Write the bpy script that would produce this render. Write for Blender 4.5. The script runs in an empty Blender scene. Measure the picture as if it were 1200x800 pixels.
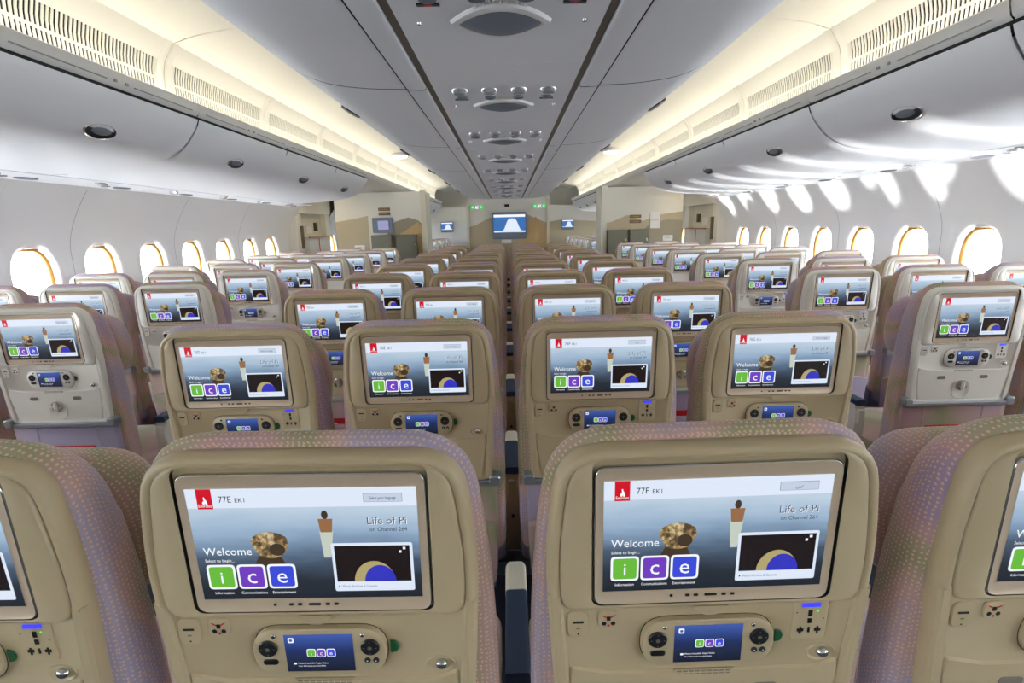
import bpy, bmesh, math, random
from mathutils import Vector, Matrix
random.seed(7)
SC = bpy.context.scene
COL = SC.collection
# ------------------------------------------------------------------ camera
CZ = 1.42                                    # eye height above the cabin floor
F_PX, PIT, ROLL, YAW, XC = 604.6, .2169, .0228, .0032, .0046
cp, sp, cy, sy = math.cos(PIT), math.sin(PIT), math.cos(YAW), math.sin(YAW)
fw = Vector((sy*cp, cy*cp, -sp)); rt = Vector((cy, -sy, 0)); up = rt.cross(fw)
cr, sr = math.cos(ROLL), math.sin(ROLL)
r2 = rt*cr - up*sr; u2 = rt*sr + up*cr
cd = bpy.data.cameras.new('camera'); cam = bpy.data.objects.new('camera', cd); COL.objects.link(cam)
cam.matrix_world = Matrix(((r2.x, u2.x, -fw.x, XC), (r2.y, u2.y, -fw.y, 0), (r2.z, u2.z, -fw.z, CZ), (0, 0, 0, 1)))
cd.sensor_width = 36; cd.lens = 36*F_PX/1200; cd.clip_start = .01
SC.camera = cam
# ------------------------------------------------------------------ exposure, sky, sun
EXPO = 0.8
SC.view_settings.view_transform = 'Standard'; SC.view_settings.look = 'None'
SC.view_settings.gamma = 1; SC.view_settings.use_curve_mapping = False
SC.view_settings.exposure = EXPO
SC.cycles.use_denoising = True
SC.cycles.max_bounces = 12; SC.cycles.diffuse_bounces = 8; SC.cycles.sample_clamp_indirect = 6
SKY, COVE, SUN = 28.0, 6.0, 7.0
w = bpy.data.worlds.new('World'); SC.world = w; w.use_nodes = True
wn_ = w.node_tree; wt = wn_.nodes.new('ShaderNodeTexCoord'); wx = wn_.nodes.new('ShaderNodeSeparateXYZ'); wr = wn_.nodes.new('ShaderNodeValToRGB'); wa = wn_.nodes.new('ShaderNodeMath')
wa.operation = 'MULTIPLY_ADD'; wa.inputs[1].default_value = .5; wa.inputs[2].default_value = .5          # hazy bright sky over a paler-than-asphalt apron
wn_.links.new(wt.outputs['Generated'], wx.inputs[0]); wn_.links.new(wx.outputs['Z'], wa.inputs[0]); wn_.links.new(wa.outputs[0], wr.inputs[0])
wr.color_ramp.elements[0].position = .47; wr.color_ramp.elements[0].color = (.33, .365, .40, 1)
wr.color_ramp.elements[1].position = .52; wr.color_ramp.elements[1].color = (.82, .91, 1.0, 1)
wn_.links.new(wr.outputs[0], wn_.nodes['Background'].inputs[0])
w.node_tree.nodes['Background'].inputs[1].default_value = SKY
sd = bpy.data.lights.new('sun', 'SUN'); so = bpy.data.objects.new('sun', sd); COL.objects.link(so)
sd.energy = SUN; sd.angle = math.radians(1.2); sd.color = (1, .98, .95)
so.rotation_euler = Vector((1, .03, .098)).to_track_quat('-Z', 'Y').to_euler()   # sun glinting up off the apron
so.location = (-9, 2, 0)
SCR = 1/2**EXPO

# ------------------------------------------------------------------ materials
def lin(c):
    return tuple(((v/255)/12.92 if v/255 <= .04045 else ((v/255+.055)/1.055)**2.4) for v in c)
MATS = {}
def mat(name, rgb, rough=.5, metal=0., coat=0., bump=0., bscale=400., var=0.):
    if name in MATS: return MATS[name]
    m = bpy.data.materials.new(name); m.use_nodes = True; MATS[name] = m
    nt = m.node_tree; b = nt.nodes['Principled BSDF']; c = lin(rgb)
    b.inputs['Base Color'].default_value = (*c, 1); b.inputs['Roughness'].default_value = rough
    b.inputs['Metallic'].default_value = metal; b.inputs['Coat Weight'].default_value = coat
    tc = nt.nodes.new('ShaderNodeTexCoord')
    n = nt.nodes.new('ShaderNodeTexNoise'); n.inputs['Scale'].default_value = bscale if bump else 3.
    nt.links.new(tc.outputs['Object'], n.inputs['Vector'])
    if var:
        r = nt.nodes.new('ShaderNodeValToRGB'); nt.links.new(n.outputs['Fac'], r.inputs[0])
        r.color_ramp.elements[0].position = .35; r.color_ramp.elements[1].position = .65
        r.color_ramp.elements[0].color = (*[v*(1-var) for v in c], 1)
        r.color_ramp.elements[1].color = (*[min(1, v*(1+var)) for v in c], 1)
        nt.links.new(r.outputs[0], b.inputs['Base Color'])
    if bump:
        bp = nt.nodes.new('ShaderNodeBump'); bp.inputs['Strength'].default_value = bump; bp.inputs['Distance'].default_value = .002
        nt.links.new(n.outputs['Fac'], bp.inputs['Height']); nt.links.new(bp.outputs[0], b.inputs['Normal'])
    return m
def emis(name, rgb, k=1.0):
    if name in MATS: return MATS[name]
    m = bpy.data.materials.new(name); m.use_nodes = True; MATS[name] = m
    nt = m.node_tree; b = nt.nodes['Principled BSDF']
    b.inputs['Base Color'].default_value = (.01, .01, .01, 1); b.inputs['Roughness'].default_value = .25
    b.inputs['Emission Color'].default_value = (*lin(rgb), 1); b.inputs['Emission Strength'].default_value = SCR*k
    return m
def ramp(nt, fac, stops, interp='LINEAR'):
    r = nt.nodes.new('ShaderNodeValToRGB'); cr_ = r.color_ramp; cr_.interpolation = interp
    while len(cr_.elements) < len(stops): cr_.elements.new(.5)
    for e, (p, c) in zip(cr_.elements, stops): e.position = p; e.color = (*lin(c), 1)
    nt.links.new(fac, r.inputs[0]); return r.outputs[0]
def fabric(name, dots):
    m = bpy.data.materials.new(name); m.use_nodes = True; nt = m.node_tree; b = nt.nodes['Principled BSDF']
    tc = nt.nodes.new('ShaderNodeTexCoord'); oi = nt.nodes.new('ShaderNodeObjectInfo')
    mul = nt.nodes.new('ShaderNodeMath'); mul.operation = 'MULTIPLY'; mul.inputs[1].default_value = 40
    nt.links.new(oi.outputs['Random'], mul.inputs[0])
    add = nt.nodes.new('ShaderNodeVectorMath'); add.operation = 'ADD'
    nt.links.new(tc.outputs['Object'], add.inputs[0]); nt.links.new(mul.outputs[0], add.inputs[1])
    n = nt.nodes.new('ShaderNodeTexNoise'); n.inputs['Scale'].default_value = 5.0 if dots else 2.4; n.inputs['Detail'].default_value = .3
    nt.links.new(add.outputs[0], n.inputs['Vector'])
    base = ramp(nt, n.outputs['Fac'], [(.30, (160, 150, 174)), (.40, (168, 154, 172)), (.46, (184, 152, 148)), (.51, (174, 148, 134)), (.56, (148, 146, 112)), (.61, (164, 150, 126)), (.66, (184, 146, 146)), (.74, (160, 138, 164))])
    col = base
    if dots:
        uv = nt.nodes.new('ShaderNodeTexVoronoi'); uv.voronoi_dimensions = '2D'; uv.inputs['Scale'].default_value = 138
        uv.inputs['Randomness'].default_value = .28
        nt.links.new(tc.outputs['UV'], uv.inputs['Vector'])
        lt = nt.nodes.new('ShaderNodeMath'); lt.operation = 'LESS_THAN'; lt.inputs[1].default_value = .235
        nt.links.new(uv.outputs['Distance'], lt.inputs[0])
        mx = nt.nodes.new('ShaderNodeMix'); mx.data_type = 'RGBA'
        nt.links.new(lt.outputs[0], mx.inputs['Factor']); nt.links.new(base, mx.inputs['A'])
        mx.inputs['B'].default_value = (*lin((216, 176, 146)), 1); col = mx.outputs['Result']
    nt.links.new(col, b.inputs['Base Color']); b.inputs['Roughness'].default_value = .85
    b.inputs['Sheen Weight'].default_value = .25
    wv = nt.nodes.new('ShaderNodeTexNoise'); wv.inputs['Scale'].default_value = 500
    nt.links.new(tc.outputs['Object'], wv.inputs['Vector'])
    bp = nt.nodes.new('ShaderNodeBump'); bp.inputs['Strength'].default_value = .25; bp.inputs['Distance'].default_value = .001
    nt.links.new(wv.outputs['Fac'], bp.inputs['Height']); nt.links.new(bp.outputs[0], b.inputs['Normal'])
    MATS[name] = m; return m
def screen_bg(name):
    m = bpy.data.materials.new(name); m.use_nodes = True; nt = m.node_tree; b = nt.nodes['Principled BSDF']
    tc = nt.nodes.new('ShaderNodeTexCoord'); sx = nt.nodes.new('ShaderNodeSeparateXYZ')
    nt.links.new(tc.outputs['Generated'], sx.inputs[0])
    n = nt.nodes.new('ShaderNodeTexNoise'); n.inputs['Scale'].default_value = 3.2; n.inputs['Detail'].default_value = 4
    mp = nt.nodes.new('ShaderNodeMapping'); mp.inputs['Scale'].default_value = (1, 1, 2.6)
    nt.links.new(tc.outputs['Generated'], mp.inputs[0]); nt.links.new(mp.outputs[0], n.inputs['Vector'])
    ma = nt.nodes.new('ShaderNodeMath'); ma.operation = 'MULTIPLY_ADD'; ma.inputs[1].default_value = .20
    nt.links.new(n.outputs['Fac'], ma.inputs[0]); nt.links.new(sx.outputs['Z'], ma.inputs[2])
    c = ramp(nt, ma.outputs[0], [(.10, (28, 32, 40)), (.30, (40, 48, 58)), (.46, (70, 86, 106)), (.58, (112, 136, 162)), (.72, (150, 175, 200)), (.88, (182, 202, 220)), (1.0, (200, 214, 228))])
    b.inputs['Base Color'].default_value = (.01, .01, .012, 1); b.inputs['Roughness'].default_value = .22
    nt.links.new(c, b.inputs['Emission Color']); b.inputs['Emission Strength'].default_value = SCR
    MATS[name] = m; return m
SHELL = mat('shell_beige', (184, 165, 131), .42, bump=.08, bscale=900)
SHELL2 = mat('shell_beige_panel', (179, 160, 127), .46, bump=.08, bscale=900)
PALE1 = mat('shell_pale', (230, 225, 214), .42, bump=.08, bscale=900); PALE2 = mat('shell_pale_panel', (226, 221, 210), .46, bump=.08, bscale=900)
BEZEL = mat('bezel_champagne', (198, 176, 150), .34, .1)
RIMSIL = mat('bezel_edge_silver', (200, 196, 188), .2, .9)
BLACK = mat('gap_black', (14, 14, 14), .5)
DARKB = mat('button_black', (24, 24, 26), .35)
GREYP = mat('print_grey', (120, 112, 98), .6)
GREEN = mat('tab_green', (22, 84, 44), .5)
CHROME = mat('latch_chrome', (205, 203, 198), .18, .95)
BARM = mat('tray_bar_silver', (158, 164, 170), .3, .7)
NAVY = mat('armrest_navy', (40, 58, 84), .6, bump=.2)
CREAM = mat('armrest_cream', (222, 216, 198), .5)
RED = mat('card_red', (200, 16, 30), .4)
WHITEP = mat('card_white', (238, 238, 236), .5)
BLUELED = emis('led_blue', (60, 60, 255), 1.4)
GREENLED = emis('led_green', (120, 255, 80), 1.0)
FAB = fabric('fabric_dots', True)
FABL = fabric('fabric_plain', False)
LEATHER = mat('headrest_back', (150, 138, 150), .7)
SBG = screen_bg('screen_picture')
S_WHITE = emis('screen_white', (246, 249, 255)); S_HEAD = emis('screen_header', (222, 232, 248)); S_BTN = emis('screen_button', (196, 208, 226))
S_RED = emis('screen_red', (206, 14, 36)); S_TXT = emis('screen_text_dark', (40, 46, 56)); S_TGREY = emis('screen_text_grey', (98, 110, 126))
S_TIT = emis('screen_title', (72, 86, 106)); S_GRN = emis('screen_green', (104, 186, 58)); S_PUR = emis('screen_purple', (112, 60, 190)); S_BLU = emis('screen_blue', (58, 74, 214))
S_DARK = emis('screen_dark', (26, 16, 16)); S_EARTH = emis('screen_earth_blue', (50, 52, 190)); S_LAND = emis('screen_earth_land', (176, 162, 110))
def mottle():
    m = bpy.data.materials.new('screen_ochre_mottled'); m.use_nodes = True; nt = m.node_tree; b = nt.nodes['Principled BSDF']
    tc = nt.nodes.new('ShaderNodeTexCoord'); n = nt.nodes.new('ShaderNodeTexNoise'); n.inputs['Scale'].default_value = 190; n.inputs['Detail'].default_value = 2
    nt.links.new(tc.outputs['Object'], n.inputs['Vector'])
    c = ramp(nt, n.outputs['Fac'], [(.36, (70, 56, 38)), (.46, (128, 102, 62)), (.55, (166, 138, 88)), (.66, (205, 192, 156))])
    b.inputs['Base Color'].default_value = (.01, .01, .012, 1); nt.links.new(c, b.inputs['Emission Color']); b.inputs['Emission Strength'].default_value = SCR; return m
S_OCH = mottle(); S_OCHD = emis('screen_ochre_dark', (66, 52, 36)); S_SKIN = emis('screen_tan', (150, 106, 70)); S_PALE = emis('screen_pale', (196, 204, 192))
S_HS = emis('handset_blue', (24, 38, 86)); S_HS2 = emis('handset_blue_top', (62, 92, 168))
def hs_bg():
    m = bpy.data.materials.new('handset_picture'); m.use_nodes = True; nt = m.node_tree; b = nt.nodes['Principled BSDF']
    tc = nt.nodes.new('ShaderNodeTexCoord'); sx = nt.nodes.new('ShaderNodeSeparateXYZ'); nt.links.new(tc.outputs['Generated'], sx.inputs[0])
    c = ramp(nt, sx.outputs['Z'], [(0, (18, 24, 44)), (.3, (28, 38, 66)), (.55, (30, 46, 96)), (.85, (52, 78, 150)), (1, (66, 92, 168))])
    b.inputs['Base Color'].default_value = (.01, .01, .012, 1); b.inputs['Roughness'].default_value = .2
    nt.links.new(c, b.inputs['Emission Color']); b.inputs['Emission Strength'].default_value = SCR
    return m
HSBG = hs_bg()
CABIN = mat('cabin_white', (232, 232, 230), .45)
CEIL_G = mat('bin_white_grey', (232, 234, 238), .48)
COVEM = mat('cove_cream', (240, 238, 230), .5)
SIDEW = mat('sidewall_white', (232, 234, 234), .5)
DARKGAP = mat('dark_gap', (22, 20, 18), .7)
BRONZE = mat('bronze_strip', (112, 98, 80), .45, .3)
GOLD = mat('window_gold', (186, 138, 72), .3, .6)
LGREY = mat('line_grey', (168, 168, 166), .5)
GRILLE = mat('grille_grey', (110, 116, 126), .6)
LENS = mat('lens_clear_grey', (205, 208, 212), .08, .6)
CARPET = mat('carpet_navy', (44, 46, 60), .95, bump=.5, bscale=300, var=.2)
MONU = mat('monument_cream', (230, 228, 218), .5)
DUNE1 = mat('mural_tan', (190, 178, 150), .6); DUNE2 = mat('mural_orange', (200, 172, 122), .6); DUNE3 = mat('mural_grey_tan', (158, 150, 130), .6)
CABG = mat('cabinet_grey_green', (118, 118, 104), .5)
PLAST = mat('monitor_blue_grey', (120, 134, 154), .4)

# ------------------------------------------------------------------ mesh helpers
class MB:
    def __init__(s): s.v = []; s.f = []; s.m = []; s.uv = {}; s.mats = []
    def mi(s, m):
        if m not in s.mats: s.mats.append(m)
        return s.mats.index(m)
    def add(s, vs, fs, m):
        o = len(s.v); s.v += [tuple(v) for v in vs]; k = s.mi(m)
        for f in fs: s.f.append(tuple(i+o for i in f)); s.m.append(k)
    def box(s, x0, x1, y0, y1, z0, z1, m):
        s.add([(x, y, z) for z in (z0, z1) for y in (y0, y1) for x in (x0, x1)],
              [(0, 2, 3, 1), (4, 5, 7, 6), (0, 1, 5, 4), (2, 6, 7, 3), (0, 4, 6, 2), (1, 3, 7, 5)], m)
    def loft(s, rings, m, cap0=False, cap1=False, closed=True, uvs=None):
        n = len(rings[0]); o = len(s.v); k = s.mi(m)
        for r in rings: s.v += [tuple(p) for p in r]
        for a in range(len(rings)-1):
            for i in range(n if closed else n-1):
                j = (i+1) % n
                if uvs is not None:
                    va, vb = uvs[0][a], uvs[0][a+1]; ui, uj = uvs[1][i], uvs[1][i+1]
                    s.uv[len(s.f)] = [(ui, va), (uj, va), (uj, vb), (ui, vb)]
                s.f.append((o+a*n+i, o+a*n+j, o+(a+1)*n+j, o+(a+1)*n+i)); s.m.append(k)
        if cap0:
            if uvs is not None: s.uv[len(s.f)] = [(p[0], p[2]) for p in rings[0][::-1]]
            s.f.append(tuple(o+i for i in range(n))[::-1]); s.m.append(k)
        if cap1:
            if uvs is not None: s.uv[len(s.f)] = [(p[0], p[2]) for p in rings[-1]]
            s.f.append(tuple(o+(len(rings)-1)*n+i for i in range(n))); s.m.append(k)
    def xz(s, poly, y, m):                       # flat polygon in a y-plane, facing -y
        s.add([(x, y, z) for x, z in poly], [tuple(range(len(poly)))], m)
    def slab(s, poly, y0, y1, m, bev=.0015):     # polygon solid from y1 (far) to y0 (near, bevelled)
        ins = offs(poly, bev)
        s.loft([[(x, y1, z) for x, z in poly], [(x, y0+bev, z) for x, z in poly], [(x, y0, z) for x, z in ins]], m, cap0=True, cap1=True)
    def xform(s, fn): s.v = [fn(*p) for p in s.v]; return s
    def mesh(s, name, smooth=35):
        me = bpy.data.meshes.new(name); me.from_pydata(s.v, [], s.f)
        for m in s.mats: me.materials.append(m)
        me.polygons.foreach_set('material_index', s.m)
        if s.uv:
            L = me.uv_layers.new(name='UVMap')
            for fi, uv in s.uv.items():
                p = me.polygons[fi]
                for li, c in zip(p.loop_indices, uv): L.data[li].uv = c
        if not s.uv:
            bm = bmesh.new(); bm.from_mesh(me); bmesh.ops.recalc_face_normals(bm, faces=bm.faces); bm.to_mesh(me); bm.free()
        if smooth:
            me.polygons.foreach_set('use_smooth', [True]*len(me.polygons)); me.set_sharp_from_angle(angle=math.radians(smooth))
        me.update(); return me
    def obj(s, name, parent=None, smooth=35, fn=None):
        if fn: s.xform(fn)
        o = bpy.data.objects.new(name, s.mesh(name, smooth)); COL.objects.link(o); o.parent = parent; return o
def offs(poly, d):
    n = len(poly); out = []
    area = sum(poly[i][0]*poly[(i+1) % n][1]-poly[(i+1) % n][0]*poly[i][1] for i in range(n)); sg = 1 if area > 0 else -1
    for i in range(n):
        p0, p1, p2 = Vector(poly[i-1]), Vector(poly[i]), Vector(poly[(i+1) % n])
        e1, e2 = (p1-p0), (p2-p1)
        if e1.length < 1e-9 or e2.length < 1e-9: out.append(tuple(p1)); continue
        n1 = Vector((-e1.y, e1.x)).normalized()*sg; n2 = Vector((-e2.y, e2.x)).normalized()*sg
        b = n1+n2; L = b.length_squared
        b = b*(2/L) if L > .3 else n1*1.0
        out.append(tuple(p1+b*d))
    return out
def rpoly(pts, rad, n=4):
    out = []; N = len(pts); rad = rad if isinstance(rad, (list, tuple)) else [rad]*N
    for i in range(N):
        p0, p1, p2 = Vector(pts[i-1]), Vector(pts[i]), Vector(pts[(i+1) % N])
        a, b = p0-p1, p2-p1; r = max(rad[i], 1e-4)
        t = min(r, a.length*.49, b.length*.49); A = p1+a.normalized()*t; B = p1+b.normalized()*t
        for k in range(n+1):
            s_ = k/n; out.append(tuple(A*(1-s_)**2*1.0+p1*2*s_*(1-s_)+B*s_**2))
    return out
def rrect(cx, cz, w_, h, r, n=4):
    return rpoly([(cx-w_/2, cz-h/2), (cx+w_/2, cz-h/2), (cx+w_/2, cz+h/2), (cx-w_/2, cz+h/2)], r*1.3, n)
def disc(cx, cz, r, n=14, rz=None):
    return [(cx+r*math.cos(2*math.pi*i/n), cz+(rz or r)*math.sin(2*math.pi*i/n)) for i in range(n)]
TXT = {}
def textgeo(st):
    if st in TXT: return TXT[st]
    cu = bpy.data.curves.new('txt', 'FONT'); cu.body = st; cu.size = 1; cu.resolution_u = 2
    o = bpy.data.objects.new('txt', cu); COL.objects.link(o); bpy.context.view_layer.update()
    me = bpy.data.meshes.new_from_object(o)
    vs = [(v.co.x, v.co.y) for v in me.vertices]; fs = [tuple(p.vertices) for p in me.polygons]
    bpy.data.objects.remove(o); bpy.data.meshes.remove(me); bpy.data.curves.remove(cu)
    TXT[st] = (vs, fs); return TXT[st]
def text(mb, st, x, z, h, y, m, width=None, align='L', shear=0):
    vs, fs = textgeo(st)
    if not vs: return
    x0 = min(v[0] for v in vs); x1 = max(v[0] for v in vs); k = h/.72; kx = k if width is None else width/(x1-x0)
    ox = x - (0 if align == 'L' else (x1-x0)*kx/(2 if align == 'C' else 1))
    mb.add([(ox+(a-x0)*kx+shear*b*k, y, z+b*k) for a, b in vs], fs, m)
def tag(o, label=None, cat=None, group=None, kind=None):
    for k, v in (('label', label), ('category', cat), ('group', group), ('kind', kind)):
        if v: o[k] = v
    return o
def empty(name, loc=(0, 0, 0)):
    o = bpy.data.objects.new(name, None); COL.objects.link(o); o.location = loc; o.empty_display_size = .1; return o
def copy_tree(o, parent=None, skip=()):
    c = o.copy(); COL.objects.link(c); c.parent = parent
    for ch in list(o.children):
        if ch.get('tmp') in skip: continue
        copy_tree(ch, c, skip)
    return c
def structure(o, label=None): o['kind'] = 'structure'; return o

# ------------------------------------------------------------------ cabin shell
Y0C, Y1C = -5.2, 16.2           # cabin extent, aft end to the next bulkhead
YB = 8.6                        # bulkhead in front of the seats
m = MB(); m.box(-3.75, 3.75, Y0C-.1, Y1C+.1, -.06, 0, CARPET); structure(m.obj('floor', smooth=0))
def extrude(mb, prof, y0, y1, mt, side=1, ends=False):
    pr = [(side*x, z) for x, z in prof]
    mb.loft([[(x, y0, z) for x, z in pr], [(x, y1, z) for x, z in pr]], mt, closed=False)
    if ends:
        for y in (y0, y1): mb.add([(x, y, z) for x, z in pr], [tuple(range(len(pr)))], mt)
# aisle ceilings and outer roof
ceil = empty('ceiling'); structure(ceil)
AISLE = [(.76, CZ+1.12), (1.0, CZ+1.15), (1.3, CZ+1.165), (1.6, CZ+1.15), (1.78, CZ+1.12), (1.90, CZ+1.085)]
for sd_ in (-1, 1):
    y = Y0C
    cuts = [Y0C] + [2.03+1.27*i for i in range(-5, 11)] + [Y1C]
    cuts = [c for c in cuts if Y0C <= c <= Y1C]
    for a, b in zip(cuts[:-1], cuts[1:]):
        if b-a < .05: continue
        m = MB(); extrude(m, AISLE+[(1.905, CZ+1.10), (1.905, CZ+1.16), (.76, CZ+1.20)], a+.003, b-.003, COVEM, sd_); m.obj('ceiling_panel', ceil, 40)
m = MB(); m.box(-3.75, 3.75, Y0C-.1, Y1C+.1, CZ+1.25, CZ+1.31, MONU); m.obj('roof_skin', ceil, 0)
m = MB(); m.box(-3.75, 3.75, Y0C-.1, Y0C, 0, CZ+1.25, MONU); structure(m.obj('wall_back', smooth=0))
m = MB(); m.box(-3.75, 3.75, Y1C, Y1C+.1, 0, CZ+1.25, MONU); wf = structure(m.obj('wall_front', smooth=0))

# ---- side walls with windows
WZ = CZ-.31; WP = .635
def wallx(z):                     # half width of the lining at height z (relative to the eye)
    z -= CZ
    if z > -.1: return 3.38-.30*max(0, (z+.1)/.55)**1.6
    return 3.38-.10*max(0, (-.55-z)/.9)**2
WIN_Y = [3.755+WP*i for i in range(-13, 7)]
WIN_N = [10.20+WP*i for i in range(8)]
NS = 40
def sell(a, b, t, e=2.6):
    c, s = math.cos(t), math.sin(t)
    return (a*math.copysign(abs(c)**(2/e), c), b*math.copysign(abs(s)**(2/e), s))
def side_module(sd_):
    mb = MB(); z0, z1 = WZ-.36, WZ+.36; hw = WP/2-.0005
    ring_sq = []
    for i in range(NS):
        t = 2*math.pi*(i+.5)/NS; c, s = math.cos(t), math.sin(t); k = 1/max(abs(c), abs(s))
        ring_sq.append((hw*c*k, WZ+.36*s*k))
    for sgy, sgz in ((1, 1), (-1, 1), (-1, -1), (1, -1)):
        j = min(range(NS), key=lambda i: (ring_sq[i][0]-sgy*hw)**2+(ring_sq[i][1]-WZ-sgz*.36)**2); ring_sq[j] = (sgy*hw, WZ+sgz*.36)
    def P(r, dx=0): return [(sd_*(wallx(z)+dx), yy, z) for yy, z in r]
    e = lambda a, b: [(sell(a, b, 2*math.pi*(i+.5)/NS)[0], WZ+sell(a, b, 2*math.pi*(i+.5)/NS)[1]) for i in range(NS)]
    def mixr(r1, r2, k): return [(a*(1-k)+c*k, b*(1-k)+d*k) for (a, b), (c, d) in zip(r1, r2)]
    A = e(.205, .275); B = e(.190, .258); C = e(.168, .235)
    mb.loft([P(ring_sq), P(mixr(ring_sq, A, .5)), P(A), P(B, .012), P(C, .045)], SIDEW)
    # upper and lower strips
    top = [z1+(CZ+.45-z1)*k/8 for k in range(9)]; bot = [z0*k/6 for k in range(7)]
    for zs in (top, bot):
        mb.loft([[(sd_*wallx(z), yy, z) for z in zs] for yy in (-hw, hw)], SIDEW, closed=False)
    return mb
for sd_, wn in ((-1, 'wall_left'), (1, 'wall_right')):
    W = empty(wn); structure(W)
    pm = side_module(sd_).mesh('side_panel', 40)
    for y in WIN_Y+WIN_N:
        o = bpy.data.objects.new('side_panel', pm); COL.objects.link(o); o.parent = W; o.location = (0, y, 0)
    # plain lining before the door and in the cabin beyond, seam strips every second window
    for a, b in ((Y0C, WIN_Y[0]-WP/2), (WIN_Y[-1]+WP/2, 8.15), (9.65, WIN_N[0]-WP/2), (WIN_N[-1]+WP/2, Y1C)):
        m = MB(); zs = [(CZ+.47)*k/24 for k in range(25)]
        m.loft([[(sd_*wallx(z), yy, z) for z in zs] for yy in (a, b)], SIDEW, closed=False); m.obj('lining', W, 40)
    m = MB(); m.box(min(sd_*3.47, sd_*3.52), max(sd_*3.47, sd_*3.52), Y0C, WIN_Y[0]-WP/2, 0, CZ+1.25, MONU)
    m.box(min(sd_*3.47, sd_*3.52), max(sd_*3.47, sd_*3.52), WIN_Y[-1]+WP/2, WIN_N[0]-WP/2, 0, CZ+1.25, MONU)
    m.box(min(sd_*3.47, sd_*3.52), max(sd_*3.47, sd_*3.52), WIN_N[-1]+WP/2, Y1C, 0, CZ+1.25, MONU)
    for ym0, ym1 in ((WIN_Y[0]-WP/2, WIN_Y[-1]+WP/2), (WIN_N[0]-WP/2, WIN_N[-1]+WP/2)):
        m.box(min(sd_*3.47, sd_*3.52), max(sd_*3.47, sd_*3.52), ym0, ym1, 0, WZ-.36, MONU)
        m.box(min(sd_*3.47, sd_*3.52), max(sd_*3.47, sd_*3.52), ym0, ym1, WZ+.36, CZ+1.25, MONU)
    m.obj('hull', W, 0)
    for i in range(0, len(WIN_Y), 2):
        y = WIN_Y[i]-WP/2; m = MB(); zs = [.2+(CZ+.35-.2)*k/24 for k in range(25)]
        m.loft([[(sd_*(wallx(z)-.002), yy, z) for z in zs] for yy in (y-.006, y-.003, y+.003, y+.006)], SIDEW, closed=False)
        m.loft([[(sd_*(wallx(z)-.0028), yy, z) for z in zs] for yy in (y-.0025, y+.0025)], LGREY, closed=False)
        m.obj('seam_strip', W, 40)
GLASS = bpy.data.materials.new('window_glass'); GLASS.use_nodes = True
nt = GLASS.node_tree; nt.nodes.remove(nt.nodes['Principled BSDF'])
tr = nt.nodes.new('ShaderNodeBsdfTransparent'); gl = nt.nodes.new('ShaderNodeBsdfGlossy'); mxs = nt.nodes.new('ShaderNodeMixShader')
gl.inputs['Roughness'].default_value = .05; mxs.inputs[0].default_value = .04; tr.inputs[0].default_value = (.97, .98, .98, 1)
nt.links.new(tr.outputs[0], mxs.inputs[1]); nt.links.new(gl.outputs[0], mxs.inputs[2]); nt.links.new(mxs.outputs[0], nt.nodes['Material Output'].inputs[0])
def win_parts(sd_):
    def ring(a, b, x): return [(sd_*x, sell(a, b, 2*math.pi*(i+.5)/NS)[0], sell(a, b, 2*math.pi*(i+.5)/NS)[1]) for i in range(NS)]
    def sq(x):
        out = []
        for i in range(NS):
            c, s = math.cos(2*math.pi*(i+.5)/NS), math.sin(2*math.pi*(i+.5)/NS); k = 1/max(abs(c), abs(s)); out.append((sd_*x, .3185*c*k, .362*s*k))
        # corner points of the frame stay square
        for q in range(4):
            sgy, sgz = ((1, 1), (-1, 1), (-1, -1), (1, -1))[q]
            j = min(range(NS), key=lambda i: (out[i][1]-sgy*.3185)**2+(out[i][2]-sgz*.362)**2); out[j] = (sd_*x, sgy*.3185, sgz*.362)
        return out
    fr = MB(); fr.loft([ring(.170, .237, 3.418), ring(.160, .227, 3.424), ring(.155, .222, 3.436), ring(.155, .222, 3.465)], GOLD)
    fr.box(min(sd_*3.39, sd_*3.412), max(sd_*3.39, sd_*3.412), -.05, .05, .222, .238, GOLD)
    tn = MB(); tn.loft([sq(3.46), ring(.157, .224, 3.46), ring(.157, .224, 3.475), ring(.20, .26, 3.52), sq(3.52), sq(3.46)], MONU)
    pa = MB(); pa.loft([ring(.156, .223, 3.452), ring(.156, .223, 3.457)], GLASS, cap0=True, cap1=True)
    return fr.mesh('window_rim', 40), tn.mesh('window_tunnel', 40), pa.mesh('window_pane', 40)
wi = 1
for sd_ in (-1, 1):
    fm, tm, pm = win_parts(sd_)
    for y in WIN_Y+WIN_N:
        r = empty('window_%d' % wi, (0, y, WZ)); structure(r); wi += 1
        for nm, me in (('window_rim', fm), ('window_tunnel', tm), ('window_pane', pm)):
            o = bpy.data.objects.new(nm, me); COL.objects.link(o); o.parent = r
        pl = bpy.data.lights.new('sky_portal', 'AREA'); pl.shape = 'ELLIPSE'; pl.size = .32; pl.size_y = .45; pl.cycles.is_portal = True
        po = bpy.data.objects.new('sky_portal', pl); COL.objects.link(po); po.parent = r; po.location = (sd_*3.50, 0, 0)
        po.rotation_euler = (0, math.radians(90*sd_), 0)

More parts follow.
